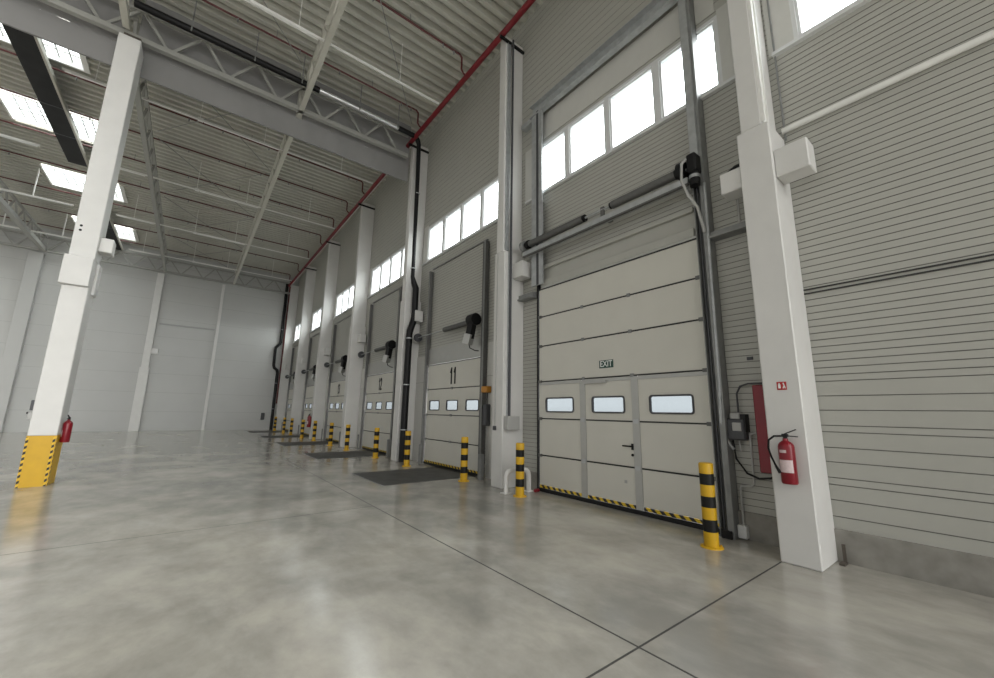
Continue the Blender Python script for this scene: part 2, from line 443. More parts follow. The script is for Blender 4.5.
# free standing column on the left
t = thing('column', 'tall white freestanding column with yellow painted base, on the left', 'column', (-2.145, 11.94, 0))
x0, x1, y0, y1 = -2.345, -1.945, 11.65, 12.23
MB().bbox(x0, x1, y0, y1, .95, 4.0, .012).build('shaft', M['white'], t)
MB().bbox(x0-.04, x1, y0-.10, y1, 4.0, 4.62, .010).build('collar', M['white'], t)
MB().bbox(x0, x1, y0, y1, 4.62, 10.16, .012).build('upper_shaft', M['white'], t)
MB().bbox(x1, x1+.22, y0+.1, y0+.42, 4.85, 5.17, .012).build('corbel', M['white'], t)
MB().bbox(x1, x1+.05, y0+.3, y1, 3.9, 4.6, .008).build('side_plate', M['white'], t)
MB().box(x0-.003, x1+.003, y0-.003, y1+.003, .0, .95).build('yellow_base', M['yellow'], t)
h = MB()
for xa, xb in ((x0, x0+.035), (x1-.045, x1-.01)): h.box(xa, xb, y0-.006, y0-.003, .0, .93)
h.box(x1+.003, x1+.006, y0+.0, y0+.05, 0, .93)
h.build('hazard_tape', M['hazard2'], t)
h = MB()
for z in (5.21, 5.31): h.tube([(-2.25, y0-.004, z), (-2.25, y0+.01, z)], .025, 10)
h.build('socket_hole', M['black'], t)
# columns standing on the back wall
for x, w, dep, lab in ((-2.43, .24, .34, 'white column standing against the back wall, behind the left freestanding column'),
                       (1.06, .09, .16, 'slim pale column against the back wall, right of the white one'),
                       (-8.05, .3, .25, 'pale column against the back wall at the left edge of the photo')):
    t = thing('wall_column', lab, 'column', (x, BY, 0))
    m = M['back'] if x < -5 else M['white']
    MB().bbox(x-w, x+w, BY-dep, BY-.051 if x > 0 else BY, 0, 4.0 if x == -2.43 else 10.3, .012).build('shaft', m, t)
    if x == -2.43:
        MB().bbox(x-w+.06, x+w-.06, BY-dep+.04, BY, 4.0, 10.3, .012).build('upper_shaft', m, t)
        MB().bbox(x+w-.06, x+w+.28, BY-.28, BY-.02, 4.9, 5.25, .012).build('corbel', m, t)

# ------------------------------------------------------------------ trusses
TZ0, TZ1 = 10.36, 11.28
def truss(name, label, axis, fixed, a, b, first, period, mt, z0=TZ0, z1=TZ1, ch=.13, gap=None):
    def P(s, z): return (s, fixed, z) if axis == 'x' else (fixed, s, z)
    t = thing(name, label, 'roof truss', P(a, z0))
    MB().bar(P(a, z0+ch/2), P(b, z0+ch/2), ch).build('bottom_chord', mt, t)
    MB().bar(P(a, z1-.05), P(b, z1-.05), .10).build('top_chord', mt, t)
    s = first; n = 0
    while s < b-.1:
        for d in (-1, 1):
            e = s+d*period/2
            if a-.01 <= e <= b+.01 and s > a:
                MB().bar(P(s+d*.06, z0+ch*.9), P(e-d*.06, z1-.09), .065).build('diagonal', mt, t)
        s += period
    return t
truss('roof_truss', 'cross truss above the grey smoke curtain, from the left column to the dock wall', 'x', 12.0, -13, 5.08, -12.6, 1.2373, M['greytruss'])
truss('roof_truss', 'lengthwise truss between the freestanding column and the dock wall', 'y', 1.62, -2, BY-.5, -1.5, 1.3, M['truss'])
truss('roof_truss', 'lengthwise truss running over the freestanding left column', 'y', -2.25, 12.3, BY-.5, 13, 1.3, M['greytruss'])
truss('roof_truss', 'near stretch of the lengthwise truss in front of the freestanding column', 'y', -2.25, -2, 11.7, -1.5, 1.3, M['truss'])
truss('roof_truss', 'lengthwise truss at the left edge of the photo', 'y', -7.75, 12.8, BY-.5, 13.2, 1.3, M['greytruss'], ch=.22)
truss('roof_truss', 'cross truss along the top of the back wall', 'x', BY-.4, -13, 5.3, -12.6, 1.24, M['greytruss'])
# connection plate on the left column head
MB_ = MB().box(-2.3, -1.99, 11.85, 12.15, 10.16, 10.36)
tag(MB_.build('bearing_block', M['rust']), 'brown bearing block on the head of the freestanding column', 'bearing block')

# smoke curtain, in two flat lengths
def sheet(x0, x1, z0, z1, mb, y=12.28):
    nx = max(2, int((x1-x0)/.15)); rows = []
    for zi in (z0, (z0+z1)/2, z1):
        rows.append([(x0+(x1-x0)*i/nx, y+.012*math.sin(i*.9)*((zi-z1) and 1)+.008*math.sin(i*2.3), zi) for i in range(nx+1)])
    v = [p for r in rows for p in r]; f = []
    for j in range(2):
        for i in range(nx): f.append((j*(nx+1)+i, j*(nx+1)+i+1, (j+1)*(nx+1)+i+1, (j+1)*(nx+1)+i))
    mb.add(v, f, 0, True)
    mb.add([(p[0], p[1]+.006, p[2]) for p in v], [tuple(reversed(q)) for q in f], 0, True)
for nm, xs, lab in (('a', [(-13, -7.7), (-7.4, -2.37)], 'grey smoke curtain left of the freestanding column'),
                    ('b', [(-2.13, 1.53), (1.71, 5.28)], 'grey smoke curtain between the freestanding column and the dock wall')):
    mb = MB()
    sheet(xs[0][0], xs[1][1] , 9.66, 10.33, mb)
    for x0, x1 in xs: sheet(x0, x1, 10.33, ZD-.01, mb)
    mb.box(xs[0][0], xs[1][1], 12.26, 12.31, 9.64, 9.675)
    t = tag(mb.build('smoke_curtain', M['curtain']), lab, 'smoke curtain')

# ------------------------------------------------------------------ roof bracing cables
def wire(p, q, lab, r=.012):
    tag(MB().tube([p, q], r, 6).build('bracing_cable', M['darkgalv']), lab, 'cable', 'thin roof bracing cables')
gl = 'thin bracing cable crossing under the roof deck'
for y in (13.0, 18.3, 23.6, 28.9):
    wire((-2.1, y, 11.45), (1.5, y+4.9, 11.45), gl); wire((-2.1, y+4.9, 11.48), (1.5, y, 11.48), gl)
wire((1.8, 7.2, 11.45), (5.0, 11.6, 11.45), gl)
wire((-2.0, 7.4, 11.48), (1.4, 11.4, 11.48), gl)

# ------------------------------------------------------------------ sprinkler pipes
mb = MB().tube([(5.2, -4, 11.06), (5.2, BY-.3, 11.06)], .075, 12)
tag(mb.build('sprinkler_main', M['red']), 'thick red sprinkler main running along the top of the dock wall', 'sprinkler pipe')
mb = MB().tube([(5.36, 12.4, 11.18), (5.36, BY-.3, 11.18)], .035, 8)
tag(mb.build('cable_conduit', M['rail']), 'pale conduit running beside the red sprinkler main above the column heads', 'conduit')
BR = [8.4, 11.15, 13.9, 16.6, 18.8, 21.1, 23.7, 26.7, 29.7, 32.6]
ordn = ['nearest', 'second', 'third', 'fourth', 'fifth', 'sixth', 'seventh', 'eighth', 'ninth', 'last']
t0 = None
for i, y in enumerate(BR):
    lab = ordn[i]+' thin red sprinkler branch pipe under the roof, counted from the camera'
    if i == 0:
        t0 = thing('sprinkler_branch', lab, 'sprinkler pipe', (5.0, y, 11.65), 'red sprinkler branch pipes')
        MB().tube([(-13, y, 11.65), (4.95, y, 11.65), (5.02, y, 11.58), (5.02, y, 11.2), (5.08, y, 11.12), (5.15, y, 11.08)], .028, 8).build('pipe', M['redbranch'], t0)
        for x in (-10, -7, -4, -1.2, -.2, 1.3, 2.4, 4.4, 4.75):
            MB().tube([(x, y, 11.65), (x, y, 11.53)], .022, 6).build('sprinkler_head', M['darkgalv'], t0)
        for x in (-8.5, -3, .7, 3.4):
            MB().box(x-.008, x+.008, y-.01, y+.01, 11.66, ZD).build('hanger', M['darkgalv'], t0)
    else: copy_thing(t0, (5.0, y, 11.65), lab)

# ------------------------------------------------------------------ lighting trunking
t0 = None
RY = [9.35, 14.75, 20.0, 25.3, 30.65]
for i, y in enumerate(RY):
    z = 10.62
    lab = ['nearest', 'second', 'third', 'fourth', 'farthest'][i]+' white lighting rail hung across the right half of the roof'
    if i == 0:
        t0 = thing('lighting_rail', lab, 'light rail', (4.85, y, z), 'white lighting rails')
        MB().bar((-3.85, y, z), (4.85, y, z), .042, .05).build('rail', M['rail'], t0)
        for x0, x1 in ((-3.8, -2.45), (-.7, 1.45)):
            MB().box(x0, x1, y-.032, y+.032, z-.055, z-.02).build('luminaire', M['rail'], t0)
        MB().box(-.86, -.72, y-.05, y+.05, z-.05, z+.04).build('junction_box', M['rail'], t0)
        for x in (-3.2, -.8, 1.0, 3.6): MB().tube([(x, y, z), (x, y, ZD)], .010, 6).build('hanging_rod', M['rail'], t0)
    else: copy_thing(t0, (4.85, y, z), lab)
t0 = None
for i, y in enumerate((14.75, 19.9, 25.2, 30.5)):
    z = 10.55; lab = ['nearest', 'second', 'third', 'farthest'][i]+' white tube luminaire hung under the skylights on the left'
    if i == 0:
        t0 = thing('tube_luminaire', lab, 'light', (-6.3, y, z), 'white tube luminaires on the left')
        MB().box(-9.6, -5.25, y-.035, y+.035, z-.025, z+.03).build('housing', M['rail'], t0)
        MB().box(-9.55, -5.3, y-.03, y+.03, z-.05, z-.03).build('diffuser', M['signwhite'], t0)
        for x in (-6.5, -8.6): MB().box(x-.02, x+.02, y-.02, y+.02, z+.035, ZD).build('hanging_rod', M['rail'], t0)
    else: copy_thing(t0, (-6.3, y, z), lab)

# black flat duct under the skylights
for ya, yb_, lab in ((12.6, 22.45, 'long black flat duct under the first two skylights'), (28.3, BY-.2, 'short black flat duct under the farthest skylight')):
    t = thing('flat_duct', lab, 'duct', (-4.8, ya, 11.4))
    MB().box(-5.09, -4.52, ya, yb_, 11.36, 11.46).build('duct_body', M['blackduct'], t)
    MB().box(-4.52, -4.46, ya, yb_, 11.34, 11.48).build('edge_rail', M['truss'], t)
    for y in (18.3, 20.2, 29.8):
        if ya < y < yb_: MB().box(-5.1, -4.5, y-.03, y+.03, 11.345, 11.475).build('seam_band', M['dgrey'], t)
    for y in (ya+1.5, yb_-.8): MB().box(-5.12, -5.095, y-.012, y+.012, 11.36, ZD).build('hanger', M['darkgalv'], t)

# insulated pipe above the truss and black rainwater pipe down the column
t = thing('rainwater_pipe', 'black and foil wrapped rainwater pipe along the truss and down the column', 'pipe', (5.45, 11.84, 0))
py = 11.78
MB().tube([(-2.2, py-.12, 11.09), (2.0, py-.12, 11.09)], .085, 12).build('insulated_run', M['black'], t)
MB().tube([(2.0, py-.12, 11.09), (4.55, py-.12, 11.09)], .075, 12).build('foil_wrapped_run', M['foil'], t)
MB().tube([(4.55, py-.12, 11.09), (5.2, py-.1, 11.09), (5.33, py-.02, 11.05), (5.40, py, 10.9), (5.43, py, 9.6), (5.46, py, 6.3)], [.085, .085, .08, .075, .07, .06], 12).build('elbow', M['black'], t)
MB().tube([(5.46, py, 6.3), (5.46, py, 5.98), (5.52, py, 5.78), (5.6, py, 5.6), (5.6, py, 4.6), (5.57, py, 4.45), (5.47, py, 4.1), (5.46, py, 3.9), (5.46, py, .0)],
          [.06, .065, .09, .105, .105, .105, .105, .105, .105], 14).build('downpipe', M['black'], t)
for z in (.95, 2.35, 3.85): MB().tube([(5.46, py, z), (5.46, py, z+.03)], .113, 14).build('clamp', M['galv'], t)
for x in (-1.1, .3, 1.5, 3.2, 4.5): MB().box(x-.015, x+.015, py-.225, py-.21, 10.98, ZD).build('hanger', M['darkgalv'], t)
for z in (6.25, 9.0): MB().tube([(5.455, py, z), (5.455, py, z+.03)], .085, 14).build('clamp', M['galv'], t)

# black pipe and thin red pipe in the back corner
t = thing('corner_pipe', 'black rainwater pipe with an offset bend in the far back corner', 'pipe', (5.0, BY-.3, 0))
yb = BY-.22
MB().tube([(5.08, yb, 11.2), (5.1, yb, 6.55), (5.05, yb, 6.4), (4.82, yb, 6.1), (4.8, yb, 5.9), (4.82, yb, 4.75), (4.88, yb, 4.55), (5.08, yb, 4.4), (5.12, yb, 4.2), (5.12, yb, 0)], .10, 12).build('pipe', M['black'], t)
for z in (1.5, 3.4, 7.5): MB().tube([(5.1, yb, z), (5.1, yb, z+.03)], .11, 12).build('clamp', M['galv'], t)
mb = MB().tube([(5.279, BY-.35, 11.0), (5.279, BY-.35, 1.9)], .05, 8)
tag(mb.build('riser_pipe', M['redbranch']), 'thin dark red riser pipe beside the black pipe in the back corner', 'sprinkler pipe')
mb = MB().bbox(4.4, 4.62, BY-.2, BY-.05, .72, 1.22, .02)
tag(mb.build('wall_phone', M['dgrey']), 'small black box on the back wall near the far corner', 'box')

# conduits etc on the near wall
mb = MB().tube([(WX-.045, Y_START, 5.33), (WX-.045, CF[0]-CW, 5.33)], .04, 12)
tag(mb.build('wall_conduit', M['rail']), 'pale conduit running along the grooved wall right of the nearest column', 'conduit')
mb = MB().tube([(WX-.02, CF[0]-CW-.02, 5.2), (WX-.02, CF[0]-CW-.02, 10.5)], .012, 8)
tag(mb.build('vertical_cable', M['darkgalv']), 'thin dark cable rising behind the nearest column', 'cable')

# ------------------------------------------------------------------ doors
def vision(parent, yc, zc, w, h):
    r = MB().ring_yz(yc, zc, w, h, .055, .028, DX-.014, DX+.022).build('vision_window', M['dgrey'], parent)
    MB().box(DX+.002, DX+.006, yc-w/2+.02, yc+w/2-.02, zc-h/2+.02, zc+h/2-.02).build('pane', M['tint'], r)

def panel(parent, y0, y1, z0, z1, wins=()):
    mb = MB(); g = .010; x0, x1 = DX, DX+(.018 if wins else .045)
    lo, hi = z0+g, z1-g
    if not wins: mb.bbox(x0, x1, y0, y1, lo, hi, .006)
    else:
        zb, zt = wins[0][1]-wins[0][3]/2+.015, wins[0][1]+wins[0][3]/2-.015
        mb.box(x0, x1, y0, y1, lo, zb); mb.box(x0, x1, y0, y1, zt, hi)
        ys = [y0]
        for yc, zc, w, h in sorted(wins): ys += [yc-w/2+.015, yc+w/2-.015]
        ys.append(y1)
        for a, b in zip(ys[0::2], ys[1::2]): mb.box(x0, x1, a, b, zb, zt)
    p = mb.build('door_panel', M['door'], parent)
    for wv in wins: vision(p, *wv)
    return p

# nearest door, with the wicket door
a, b, h = DOORS[0]
d1 = struct_root('door_1', (DX, (a+b)/2, 0)); d1['label'] = 'nearest cream sectional dock door with wicket door and green exit sign'
SZ = [.12, .705, 1.44, 2.20, 2.955, 3.60, 4.22]
wyL, wyR = 4.93, 3.82
wins = [(5.53, 1.715, .76, .30), (4.37, 1.715, .70, .30), (3.21, 1.715, .72, .30)]
for i in range(6):
    if i < 3:
        for (pa, pb) in ((a, wyR-.06), (wyR+.06, wyL-.06), (wyL+.06, b)):
            ww = [w for w in wins if i == 2 and pa < w[0] < pb]
            panel(d1, pa, pb, SZ[i], SZ[i+1], ww)
    else: panel(d1, a, b, SZ[i], SZ[i+1])
mb = MB()
for z in SZ[1:6]: mb.box(DX-.003, DX+.04, a, b, z-.014, z+.010)
mb.box(DX-.003, DX+.04, a, b, 4.212, 4.235)
mb.build('panel_seal', M['doorjoint'], d1)
for yc in (wyL, wyR):
    p = MB().box(DX-.012, DX+.045, yc-.064, yc+.064, .06, 2.155).build('wicket_post', M['alu'], d1)
    for z in (.705, 1.44): MB().box(DX-.022, DX-.012, yc-.045, yc+.045, z-.035, z+.035).build('hinge', M['galv'], p)
MB().box(DX-.014, DX, a+.02, b-.02, 2.125, 2.18).build('lintel_rail', M['alu'], d1)
MB().box(DX-.05, DX, 4.37, 4.90, 2.10, 2.15).build('door_closer', M['grey'], d1)
hd = MB().box(DX-.012, DX, 3.89, 3.93, .98, 1.08); hd.tube([(DX-.01, 3.91, 1.04), (DX-.06, 3.91, 1.04), (DX-.065, 4.06, 1.04)], .012, 8)
hd.build('door_handle', M['black'], d1)
MB().tube([(DX-.02, 3.91, .90), (DX, 3.91, .90)], .022, 10).build('lock_cylinder', M['black'], d1)
MB().box(DX-.004, DX, 4.04, 4.09, .44, .49).build('type_plate', M['grey'], d1)
for pa, pb in ((a, wyR-.06), (wyR+.06, wyL-.06), (wyL+.06, b)):
    MB().box(DX-.006, DX+.03, pa+.01, pb-.01, .075, .125).build('hazard_strip', M['hazard'], d1)
MB().box(DX-.02, DX+.05, a, b, .0, .07).build('rubber_seal', M['black'], d1)
for z in SZ[1:6]:
    for yy, s in ((b-.04, 1), (a+.04, -1)):
        MB().box(DX-.03, DX, yy-.045, yy+.045, z-.03, z+.025).build('roller_hinge', M['spring'], d1)
    if z > 2:
        for yy in (4.9, 3.86): MB().box(DX-.02, DX, yy-.03, yy+.03, z-.03, z+.03).build('roller_hinge', M['darkgalv'], d1)
# exit sign
ex = MB().box(DX-.008, DX, 4.225, 4.525, 2.365, 2.505).build('exit_sign', M['green'], d1)
text_mesh('lettering', 'EXIT', .15, M['signwhite'], ex, (DX-.010, 4.375, 2.435), R_WALL, .001, .0015, .86)

# vertical tracks of the nearest door
def track(lab, y, w, z1, m, dep=.13):
    t = thing('door_track', lab, 'door track', (DX, y, 0))
    s = MB(); x0 = DX-dep
    s.box(x0+.02, WX-.001, y-w/2, y-w/2+.012, .0, z1); s.box(x0+.02, WX-.001, y+w/2-.012, y+w/2, .0, z1)
    s.box(WX-.016, WX-.001, y-w/2, y+w/2, .0, z1)
    s.build('channel', m, t)
    MB().box(x0, x0+.02, y-w/2-.0, y-w/2+w*.4, .0, z1).build('flange', m, t)
    MB().tube([(x0+.04, y+w*.2, .1), (x0+.04, y+w*.2, z1-.05)], .012, 8).build('lift_cable', M['dgrey'], t)
    return t
t = track('tall galvanised track left of the nearest dock door', 6.145, .06, 8.7, M['black'], .02)
MB().box(DX-.14, DX-.10, 5.86, 6.20, 4.3, 8.62).build('upper_channel', M['galv'], t)
MB().box(DX-.145, DX-.14, 5.97, 6.04, 4.3, 8.62).build('painted_slot_shadow', M['dgrey'], t)  # dark strip laid on the channel face, shade of a slot put in as colour
t = track('tall galvanised track right of the nearest dock door', 2.49, .19, 8.9, M['darkgalv'])
MB().box(DX-.16, DX-.13, 2.44, 2.56, 5.4, 9.4).build('upper_channel', M['galv'], t)
MB().tube([(DX-.12, 2.40, 5.0), (DX-.12, 2.43, 1.95), (DX-.12, 2.45, 1.5), (DX-.08, 2.42, 1.25), (DX-.02, 2.36, 1.12)], .022, 8).build('cable_conduit', M['galv'], t)
MB().box(DX-.16, DX-.13, 2.42, 2.54, .0, .10).build('track_foot', M['black'], t)
# header channel
t = thing('header_channel', 'galvanised steel channel high above the nearest dock door', 'channel', (DX-.05, 4.4, 8.6))
hb = MB().box(DX-.06, DX-.045, 2.6, 6.25, 8.55, 8.86); hb.box(DX-.17, DX-.06, 2.6, 6.25, 8.845, 8.86); hb.box(DX-.17, DX-.06, 2.6, 6.25, 8.55, 8.565)
hb.build('channel', M['galv'], t)
MB().box(DX-.10, WX, 6.25, 6.62, 8.5, 8.62).build('end_bracket', M['galv'], t)
# side struts between tracks and columns
mb = MB().box(DX-.10, WX, 6.2, 6.75, 4.08, 4.20); mb.box(DX-.14, DX-.10, 6.3, 6.75, 4.08, 4.11)
tag(mb.build('track_strut', M['darkgalv']), 'short steel strut joining the left track to the column behind the white hoop', 'strut')
mb = MB().box(DX-.10, WX, CF[0], 2.44, 4.10, 4.2); mb.box(DX-.14, DX-.10, CF[0], 2.44, 4.10, 4.13)
tag(mb.build('track_strut', M['darkgalv']), 'short steel strut joining the right track to the nearest column', 'strut')

# lintel profiles above the nearest door
mb = MB().box(WX-.012, WX-.001, a+.05, b-.1, 4.24, 4.80); mb.bbox(WX-.08, WX-.012, a+.05, b-.1, 4.68, 4.76, .006); mb.bbox(WX-.10, WX-.012, a+.05, b-.1, 4.26, 4.40, .006)
struct('trim_%d' % n, mb, M['clad'], 'grey lintel profiles above the nearest dock door'); n += 1

# torsion spring shaft of the nearest door
sx = 5.66; sz = 5.29
t = thing('torsion_spring_shaft', 'long torsion spring shaft with two dark springs above the nearest dock door', 'spring shaft', (sx, 4.3, sz))
MB().tube([(sx, 2.45, sz), (sx, 6.42, sz)], .022, 10).build('shaft', M['galv'], t)
def spring(y0, y1, r, parent, z=sz, x=sx):
    mb = MB(); k = int((y1-y0)/.02); pts = []; 
    mb.tube([(x, y0+i*(y1-y0)/k, z) for i in range(k+1)], [r if i % 2 else r*.93 for i in range(k+1)], 14)
    return mb.build('torsion_spring', M['spring'], parent)
spring(4.66, 6.18, .076, t); spring(2.78, 3.98, .075, t)
for y, r in ((6.22, .10), (6.28, .085), (4.62, .07), (4.0, .06), (2.76, .08)):
    MB().tube([(sx, y-.02, sz), (sx, y+.02, sz)], r, 18).build('cone', M['black'], t)
MB().tube([(sx, 6.33, sz), (sx, 6.43, sz)], .12, 20).build('cable_drum', M['darkgalv'], t)
br = MB().box(sx-.02, sx+.02, 4.16, 4.23, sz-.16, sz+.05); br.box(sx-.05, WX, 4.15, 4.24, sz-.17, sz-.15)
br.build('bearing_bracket', M['spring'], t)
MB().tube([(sx, 2.62, sz), (sx, 2.72, sz)], .145, 20).build('cable_drum', M['black'], t)
m_ = MB().bbox(sx-.12, sx+.08, 2.42, 2.56, sz-.13, sz+.17, .02); m_.tube([(sx-.02, 2.49, sz-.33), (sx-.02, 2.49, sz-.1)], .075, 14)
gm = m_.build('gear_motor', M['black'], t)
MB().tube([(sx-.02, 2.49, sz-.22), (sx-.02, 2.49, sz-.17)], .079, 14).build('motor_band', M['galv'], gm)
MB().tube([(sx-.12, 2.56, sz+.1), (sx-.17, 2.6, sz+.02), (sx-.17, 2.62, sz-.25), (sx-.12, 2.56, sz-.5), (sx-.05, 2.47, sz-.7), (sx-.0, 2.42, sz-1.1)], .022, 8).build('motor_cable', M['grey'], t)
mb = MB().box(5.6, 5.61, 2.58, 6.36, 5.03, 5.13); mb.box(5.61, 5.72, 2.58, 6.36, 5.03, 5.04); mb.box(5.63, 5.72, 2.58, 6.36, 5.118, 5.13)
t = thing('spring_beam', 'galvanised beam just below the torsion springs of the nearest dock door', 'beam', (5.6, 4.4, 5.06))
mb.build('channel', M['galv'], t)
MB().box(5.59, 5.64, 2.58, 6.36, 5.0, 5.028).build('lower_lip', M['spring'], t)
for y in (2.65, 6.25): MB().box(5.72, WX, y-.04, y+.04, 5.01, 5.12).build('bracket', M['galv'], t)

GLYPH = {'1': [[(.55, .5), (.55, -.5)], [(.55, .46), (.25, .22)]],
         '2': [[(-.0, .26), (.12, .44), (.36, .48), (.62, .42), (.72, .22), (.6, .0), (.0, -.46), (.76, -.46)]],
         '3': [[(.0, .36), (.3, .48), (.62, .42), (.7, .22), (.55, .05), (.3, .02)], [(.55, .05), (.74, -.2), (.62, -.42), (.3, -.48), (.0, -.36)]]}
def number(body, parent, yc, zc, h=.44, w=.15, gap=.19):
    mb = MB()
    for i, ch in enumerate(body):
        ya = yc+gap*(len(body)-1)/2-gap*i+w/2
        for st in GLYPH[ch]:
            P = [(DX-.003, ya-px*w, zc+pz*h) for px, pz in st]
            for p, q in zip(P, P[1:]):
                p, q = Vector(p), Vector(q); e = (q-p).normalized()*.018
                mb.bar(p-e, q+e, .07, .005, (1, 0, 0))
    return mb.build('number', M['blackpaint'], parent)

# numbered doors
nums = ['11', '12', '13', None, None]
names = ['dock door numbered 11, second in the row', 'dock door numbered 12, third in the row', 'dock door 13, fourth in the row', 'fifth dock door, mostly behind columns', 'last dock door, by the back corner']
where = ['the second dock door', 'the third dock door', 'the fourth dock door', 'the fifth dock door', 'the last dock door']
for k in range(5):
    a, b, h = DOORS[k+1]
    d = struct_root('door_%d' % (k+2), (DX, (a+b)/2, 0)); d['label'] = 'cream sectional '+names[k]
    Z = [.10, .725, 1.445, 2.20, 2.94]
    wv = [(a+.43, 1.72, .62, .30), (a+1.43, 1.72, .62, .30), (a+2.44, 1.72, .62, .30)]
    for i in range(4): panel(d, a, b, Z[i], Z[i+1], wv if i == 2 else ())
    mb = MB()
    for z in Z[1:]: mb.box(DX-.003, DX+.04, a, b, z-.013, z+.010)
    mb.build('panel_seal', M['doorjoint'], d)
    MB().box(DX-.006, DX+.03, a+.01, b-.01, .06, .11).build('hazard_strip', M['hazard'], d)
    MB().box(DX-.02, DX+.05, a, b, .0, .06).build('rubber_seal', M['black'], d)
    for z in Z[1:4]:
        for yy in (a+.04, b-.04, (a+b)/2): MB().box(DX-.03, DX, yy-.04, yy+.04, z-.03, z+.03).build('roller_hinge', M['darkgalv'], d)
    if nums[k]: number(nums[k], d, (a+b)/2-.03, 2.55)
    MB().box(DX-.0, WX, a-.02, b+.02, 2.96, 3.46).build('lintel_band', M['alu'], d)
    MB().box(DX+.0, WX, a-.05, b+.05, 6.14, 6.17).build('top_line', M['darkgalv'], d)
    for side, yy, w in (('far', b+.07, .08), ('near', a-.08, .13)):
        t = thing('door_track', 'dark steel track on the %s side of %s' % (side, where[k]), 'door track', (DX, yy, 0))
        MB().box(DX-.09, WX-.031, yy-w/2, yy+w/2, 0, 6.06).build('channel', M['spring'], t)
        MB().box(DX-.11, DX-.09, yy-w/2, yy-w/6, .0, 6.06).build('flange', M['darkgalv'], t)
    # spring shaft with motor
    z = 3.9; x = 5.7
    t = thing('torsion_spring_shaft', 'torsion spring shaft with black motor above '+where[k], 'spring shaft', (x, (a+b)/2, z), 'motor shafts of the numbered doors')
    MB().tube([(x, a+.1, z), (x, b+.5, z)], .016, 8).build('shaft', M['galv'], t)
    spring(a+.38, a+1.75, .075, t, z, x)
    MB().tube([(x, b+.5, z), (x, b+.56, z)], .14, 18).build('cable_drum', M['dgrey'], t)
    q = MB().tube([(x-.02, a+.08, z+.03), (x-.02, a+.36, z+.03)], .16, 16)
    q.bar((x-.05, a+.20, z), (x-.08, a+.30, z-.46), .17, .17)
    gm = q.build('gear_motor', M['black'], t)
    MB().bar((x-.08, a+.29, z-.36), (x-.11, a+.35, z-.62), .22, .19).build('control_unit', M['alu'], gm)
    MB().tube([(x-.08, a+.32, z-.58), (x-.08, a+.26, z-.72), (x-.03, a+.1, z-.80), (x, a-.02, z-.82)], .014, 6).build('motor_cable', M['black'], t)
    # dock leveller plate in the floor
    la, lb = (a+.10, a+2.05)
    t = thing('dock_leveller', 'dark steel dock leveller plate in the floor in front of '+where[k], 'dock leveller', (3.46, la, 0), 'dock leveller plates')
    MB().box(3.46, DX-.12, la, lb, -.05, .006).build('deck_plate', M['plate'], t)
    MB().box(3.42, 3.46, la-.03, lb+.03, -.03, .004).build('edge_angle', M['darkgalv'], t)
    MB().box(DX-.12, DX-.02, la, lb, -.05, .012).build('lip', M['blackpaint'], t)
    # short guard posts beside the tracks
    for s, yy in (('near', a-.38), ('far', b-.2)):
        pw = .055 if s == 'near' else .03
        t = tag(MB().bbox(5.60-pw, 5.60+pw, yy-pw, yy+pw, 0, .58, .01).build('guard_post', M['darkgalv']), 'short dark steel guard post on the %s side of %s' % (s, where[k]), 'guard post', 'short guard posts')

# ------------------------------------------------------------------ bollards
def bollard():
    t = thing('bollard', '', 'bollard', (5.2, 2.445, 0), 'yellow and black bollards')
    R = .082; zb = [0, .18, .32, .457, .585, .72, .85, .975]
    for i in range(7):
        pr = [(R, zb[i]), (R, zb[i+1])]
        if i == 6: pr = [(R, zb[i]), (R, zb[i+1]-.01), (R-.012, zb[i+1])]
        MB().lathe((5.2, 2.445, 0), pr, 24).build('black_band' if i % 2 else 'yellow_band', M['blackpaint'] if i % 2 else M['yellow'], t)
    f = MB().lathe((5.2, 2.445, 0), [(R+.045, 0), (R+.045, .012), (R, .014)], 24)
    for c in range(4):
        an = PI/4+c*PI/2; f.tube([(5.2+.108*math.cos(an), 2.445+.108*math.sin(an), .01), (5.2+.108*math.cos(an), 2.445+.108*math.sin(an), .03)], .01, 6)
    f.build('base_flange', M['yellow'], t)
    return t
t0 = bollard(); t0['label'] = 'yellow and black bollard at the right jamb of the nearest dock door'
bl = [((5.17, 5.92), 'yellow and black bollard in front of the white hoop, left of the nearest door'), ((5.18, 7.87), 'yellow and black bollard at the right jamb of door 11'),
      ((5.15, 10.79), 'yellow and black bollard in front of the black rainwater pipe'), ((5.12, 13.1), 'yellow and black bollard at the right jamb of door 12'),
      ((5.12, 16.1), 'yellow and black bollard at the left of door 12, before the column'), ((5.12, 18.35), 'yellow and black bollard at the right jamb of door 13'),
      ((5.2, 21.5), 'yellow and black bollard at the left of door 13'), ((5.12, 23.75), 'yellow and black bollard just beyond the column with the small extinguisher'),
      ((5.15, 26.8), 'fourth farthest yellow and black bollard in the row'), ((5.12, 28.9), 'third farthest yellow and black bollard in the row'),
      ((5.12, 32.2), 'farthest yellow and black bollard near the back corner')]
for (x, y), lab in bl: copy_thing(t0, (x, y, 0), lab)

